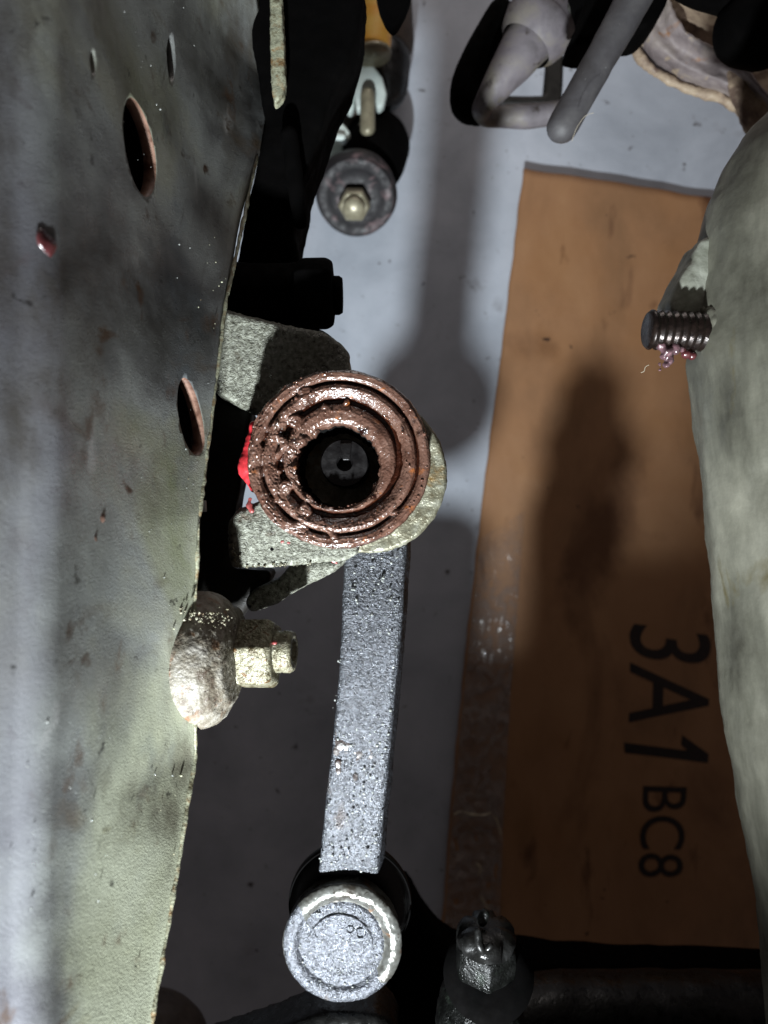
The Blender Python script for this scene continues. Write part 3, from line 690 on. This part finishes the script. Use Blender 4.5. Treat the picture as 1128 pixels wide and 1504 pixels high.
b = tube([(P(428, 432, .352), 45/F*.35), (P(380, 440, .352), 52/F*.35), (P(340, 440, .354), 52/F*.35)], seg=32); link('bolt_sleeve', disp(bm2me(b), ((.001,120),)), 'black', ub_)
es = thing('bracket_flange', 'narrow pale metal flange strip lit beside the black bracket at the top', 'metal flange', P(406, 70, .36))
b = prism([(395,-40),(411,-40),(414,0),(417,60),(419,118),(415,140),(402,152),(398,120),(396,60)], .354, .362)
link('flange_strip', rough(b, .0008, .0012, ((.0004,300),(.0003,900))), 'rail_edge', es)
sp_ = thing('pointed_black_tab', 'pointed black tab hanging at the top edge beside the amber sleeve', 'metal tab', P(580, 10, .42))
b = prism([(550,-60),(612,-60),(603,-5),(596,14),(586,32),(577,41),(566,28),(558,10),(553,-10)], .42, .43); link('tab_plate', bevel(b, .002, 3), 'black', sp_)

# ============================================================ STABILISER LINK (behind, blurred)
sl = thing('stabiliser_link', 'blurred link end with purplish rubber drum and pale nut above the floor', 'link', P(525, 290, 0.695))
d = 0.695; k = d/F
axl = (P(523, 290, 0.695)-P(560, 190, 0.755)).normalized()
ft = P(523, 292, 0.695)
b = lathe([(0,-58*k),(40*k,-58*k),(58*k,-50*k),(61*k,-36*k),(61*k,-14*k),(56*k,-4*k),(44*k,0),(40*k,-4*k),(26*k,-6*k),(0,-6*k)], ft, (0,-.8,1), 64)
b2 = lathe([(0,-5*k),(26*k,-5*k),(40*k,-3*k),(44*k,1*k),(55*k,-2*k)], ft, (0,-.8,1), 64); link('drum_face', bm2me(b2), 'rubber', sl, 'black lower face of the drum')
link('rubber_drum', disp(apply_mods(bm2me(b), [('SUBSURF', dict(levels=1))]), ((.001,60),)), 'rubber', sl)
b = tube([(P(548, 235, 0.730), 48/F*0.725), (P(552, 215, 0.755), 50/F*0.755)], seg=40); link('drum_back', bm2me(b), 'black', sl, 'dark rear half of the drum')
b = nut_bm(P(521, 296, 0.697), (-.02,-.8,1), 24*k, 26*k, .2); link('nut', bevel(b, .0012), 'beige_bolt', sl, 'pale hex nut on the drum')
b = lathe([(0,0),(16*k,0),(16*k,34*k),(13*k,37*k),(0,37*k)], P(521, 297, 0.695), (-.02,-.8,1), 24); link('bolt_tip', bm2me(b), 'beige_bolt', sl)
b = tube([(P(540, 140, 0.703), 11*k), (P(540, 190, 0.703), 11*k)], seg=24); link('spacer_pin', bm2me(b), 'beige_bolt', sl)
b = tube([(P(538, 190, 0.720), 14*k), (P(538, 250, 0.720), 20*k)], seg=24); link('inner_sleeve', bm2me(b), 'brown_dim', sl)

cl = thing('pale_clamp', 'pale green plated clamp of curved claws above the rubber drum', 'clamp', P(525, 150, 0.695))
for pts, dd in (([(508,86),(528,84),(548,94),(562,112),(568,136),(564,154),(555,160),(550,148),(551,130),(541,126),(534,134),(532,158),(524,162),(520,140),(514,118),(504,108)], 0.710),
            ([(488,120),(500,116),(512,124),(520,140),(521,156),(514,166),(508,160),(506,150),(496,150),(486,146)], 0.715),
            ([(470,158),(480,152),(490,168),(506,182),(515,194),(514,204),(506,206),(492,200),(474,197)], 0.707),
            ([(455,214),(470,205),(500,207),(526,218),(522,226),(500,228),(476,240),(455,246)], 0.725)):
    b = prism(pts, dd, dd+.012); link('claw', rough(b, .0013, .0025, ((.0003,80),)), 'white', cl)
b = tube([(P(494, 201, 0.703), 5*k), (P(503, 202, 0.703), 5*k)], seg=16); link('rivet', bm2me(b), 'white', cl)
b = prism([(500,60),(540,80),(560,130),(556,170),(515,240),(480,210),(478,150)], 0.735, 0.755); link('clamp_back', rough(b, .002, .003, ((.0005,60),)), 'brown_dim', cl)

ys = thing('amber_sleeve', 'amber yellow plastic sleeve at the top edge above the pale clamp', 'sleeve', P(548, 40, 0.695))
b = tube([(P(556, -60, 0.695), 26*k), (P(553, 0, 0.695), 26*k), (P(547, 76, 0.695), 26*k)], seg=40, round_end=False); link('sleeve_body', bm2me(b), 'yellow', ys)
b = lathe([(0,0),(27,0),(28,3),(27,8),(0,8)], (0,0,0), (.08,-1,0), 32)
for v in b.verts: v.co = v.co*k+P(547, 76, 0.695)
link('sleeve_collar', bm2me(b), 'beige_bolt', ys)
rb = thing('upper_rubber_bushing', 'dark rubber bushing behind the amber sleeve, top made for the drum shadow', 'bushing', P(570, 100, 0.745))
b = tube([(P(560, -20, 0.755), 44/F*0.755), (P(564, 60, 0.755), 44/F*0.755)], seg=40); link('drum_shadow_tube', bm2me(b), 'brown_dim', rb)  # brown tube put where the drum shadow falls on the floor
b = tube([(P(562, 92, 0.747), 41/F*0.745), (P(560, 124, 0.747), 40/F*0.745)], seg=40); link('bushing_bottom', bm2me(b), 'boot', rb)

# ============================================================ PIPES, TOP RIGHT
pt = thing('bent_exhaust_pipe', 'dusty grey pipe bent back on itself at the top of the picture', 'pipe', P(760, 80, .5))
q = .50/F
b = tube([(P(900, -120, .50), 50*q),(P(840, -35, .50), 50*q),(P(800, 28, .50), 44*q),(P(768, 72, .50), 35*q),(P(735, 118, .505), 25*q),(P(712, 152, .515), 16*q),(P(708, 168, .53), 14*q),(P(730, 172, .54), 17*q),(P(770, 170, .54), 18*q),(P(830, 165, .54), 18*q)], seg=40)
link('pipe_body', disp(bm2me(b), ((.001,60),)), 'pipe', pt)
b = lathe([(40*q,-.014),(47*q,-.010),(54*q,0),(54*q,.004),(50*q,.006),(50*q,.05)], P(790, 42, .50), (.55,.80,0), 48)
link('pipe_collar', disp(bm2me(b), ((.0006,150),)), 'pipe', pt)
b = tube([(P(860, -30, .472), 3*q),(P(838, 8, .472), 4.5*q),(P(852, 24, .474), 4*q),(P(858, 30, .476), 3*q)], seg=12)
link('weld_bead', disp(bm2me(b), ((.0006,300),)), 'cap_rim', pt)
b = tube([(P(735, 20, .53), 20/F*.53),(P(706, 78, .53), 24/F*.53),(P(688, 122, .53), 25/F*.53),(P(686, 154, .53), 24/F*.53),(P(700, 166, .535), 18/F*.53)], seg=32)
link('pipe_shade_tube', bm2me(b), 'black', pt, 'black tube in place of shade along the left of the pipe')  # shaded side of the pipe bend, put in as a black tube
ab = thing('pipe_shadow_frame', 'thin dark frame added in place of the pipe shadow on the floor', 'shadow', P(780, 140, .68))
b = prism([(700,139),(800,139),(806,60),(830,60),(826,152),(700,154)], .66, .675); link('pipe_shadow_bar', rough(b, .002, .002, ((.0003,60),)), 'dark_iron', ab)  # dark bars put where the pipes cast a shadow on the floor
rd = thing('dark_round_rod', 'dark grey round rod ending in mid air at the upper right', 'rod', P(880, 90, .42))
q = .42/F
b = tube([(P(975, -90, .41), 28*q),(P(935, -10, .415), 26*q),(P(880, 90, .42), 23*q),(P(826, 186, .425), 23*q)], seg=40)
link('rod_body', disp(bm2me(b), ((.0003,200),)), 'rod', rd)
fib = thing('stray_fibre', 'pale curly fibre clinging to the tip of the dark rod', 'fibre', P(850, 190, .40))
b = tube([(P(840, 207, .40), .00012),(P(846, 190, .398), .00012),(P(856, 174, .397), .00012),(P(864, 168, .396), .0001),(P(872, 166, .396), .0001)], seg=6); link('fibre_strand', bm2me(b), 'hair', fib)
bc = thing('black_hose_clamp', 'black clamp gripping between the pipe and the rod at the top', 'clamp', P(880, 20, .44))
b = prism([(845,-60),(1000,-60),(982,0),(972,20),(952,40),(905,45),(870,62),(836,58),(850,30),(862,0)], .445, .475)
link('clamp_body', rough(b, .0018, .003, ((.0006,80),)), 'black', bc)
sh = thing('rusty_shield', 'purple grey steel shield with a flaking rusty rim at the top right', 'heat shield', P(1020, 80, .5))
# dished plate
bm_ = bmesh.new()
arc = [(915,40),(925,70),(942,96),(968,118),(1000,134),(1040,146),(1072,158),(1092,178),(1106,204),(1160,260)]
inn = [(985,-20),(990,10),(1000,30),(1015,45),(1035,60),(1055,70),(1075,80),(1100,100),(1120,130),(1180,180)]
rows = []
for (a, b2) in zip(arc, inn):
    row = []
    for t in range(11):
        s = t/10; x = a[0]+(b2[0]-a[0])*s; y = a[1]+(b2[1]-a[1])*s
        row.append(bm_.verts.new(P(x, y, .52-.035*math.sin(s*1.5)+.004*math.sin(s*12))))
    rows.append(row)
for A, B in zip(rows, rows[1:]):
    for i in range(10): bm_.faces.new((A[i], B[i], B[i+1], A[i+1]))
me = apply_mods(bm2me(bm_), [('SOLIDIFY', dict(thickness=.004)),('SUBSURF', dict(levels=3))]); link('shield_plate', disp(me, ((.0015,60),(.0006,300))), 'shield', sh)
b = tube([(P(x+4, y-6, .512), 7/F*.51) for x, y in arc], seg=14, sub=8); link('rolled_rim', disp(bm2me(b), ((.0018,90),(.001,300))), 'shield_rim', sh)
b = prism([(960,-60),(1200,-60),(1200,200),(1130,210),(1105,205),(1090,170),(1075,120),(1068,80),(1030,50),(985,28),(965,5)], .492, .50)
link('upper_skirt', rough(b, .0022, .003, ((.002,50),(.0008,200))), 'shield_rim', sh)
bl = thing('black_rubber_mount', 'black rounded rubber mount in the top right corner', 'rubber mount', P(1110, 30, .42))
b = tube([(P(1230, -10, .43), 66/F*.43),(P(1125, 35, .43), 60/F*.43),(P(1105, 42, .43), 54/F*.43)], seg=40); link('mount_body', rough(b, .002, 0, ((.001,60),)), 'black', bl)
b = tube([(P(1010, -30, .43), 30/F*.43),(P(1080, -12, .43), 36/F*.43),(P(1140, 0, .43), 40/F*.43)], seg=32); link('mount_arm', rough(b, .002, 0, ((.001,60),)), 'black', bl)

# ============================================================ RIGHT CASTING WITH STUD
kn = thing('steering_knuckle', 'large dusty green grey casting down the right edge with a threaded stud', 'casting', P(1080, 800, .33))
E = [(120,1175),(165,1132),(200,1100),(240,1074),(290,1054),(340,1040),(400,1034),(455,1028),(520,1024),(600,1034),(700,1045),(800,1054),(900,1064),(1000,1075),(1100,1087),(1200,1101),(1300,1115),(1400,1130),(1600,1160)]
bm_ = bmesh.new(); rows = []; NS = 40
for (py, xe) in E:
    dd = .345; c = P(xe, py, dd); Rr = .042; row = []
    for k in range(NS):
        a = math.pi*(1.0)+2*math.pi*k/NS
        row.append(bm_.verts.new(Vector((c.x+Rr+Rr*math.cos(a), c.y, c.z+.055*math.sin(a)*(1.0)))))
    rows.append(row)
for A, B in zip(rows, rows[1:]):
    for i in range(NS): bm_.faces.new((A[i], B[i], B[(i+1)%NS], A[(i+1)%NS]))
bm_.faces.new(rows[0]); bm_.faces.new(rows[-1][::-1])
me = rough(bm_, .003, 0, ((.003,14),(.0015,45),(.0005,200))); link('casting_body', me, 'casting', kn)
b = prism([(1030,350),(1046,344),(1060,455),(1055,475),(990,462),(984,452),(990,432),(1003,402),(1018,378)], .343, .365)
M['fin'] = mat('pale_dusty_edge', [(.3,(104,106,92)),(.7,(170,172,160))], 90, rough=(.4,.7), bumps=((300,.5,.0008),))
link('casting_fin', rough(b, .001, .002, ((.0005,200),)), 'fin', kn)
q = .34/F
b = thread(P(950, 484, .340), (1,-.03,-.05), 29*q, 110*q, 11*q, 3.2*q)
link('threaded_stud', bm2me(b), 'stud', kn, 'greasy threaded stud pointing left')
b = lathe([(0,0),(36*q,0),(44*q,12*q),(50*q,30*q),(0,40*q)], P(1030, 486, .342), (1,-.03,-.1), 40); link('stud_collar', rough(b, .0012, 0, ((.001,150),(.0006,500))), 'casting', kn)
b = bmesh.new()
for (px, py, r) in ((972,508,8),(980,516,10),(990,512,9),(984,528,7),(976,522,6),(979,536,5),(1000,512,6),(969,535,3),(970,543,3)): blob(b, P(px, py, .338), r*q, 2)
me = apply_mods(bm2me(b), [('REMESH', dict(mode='VOXEL', voxel_size=.0006, use_smooth_shade=True))]); link('grease_drip', disp(me, ((.0008,300),(.0004,800))), 'smoke_grease', kn, 'purplish grease hanging under the stud')
b = bmesh.new()
for (px, py, r) in ((1008,520,8),(1016,522,7),(1004,514,6)): blob(b, P(px, py, .342), r*q, 2)
link('grease_blob', disp(bm2me(b), ((.0005,400),)), 'old_red', kn, 'dull red grease blob under the stud')
b = tube([(P(942, 547, .34), .00015),(P(946, 545, .34), .00015),(P(948, 539, .34), .00015),(P(953, 536, .34), .00012)], seg=6); link('hair_strand', bm2me(b), 'hair', kn)
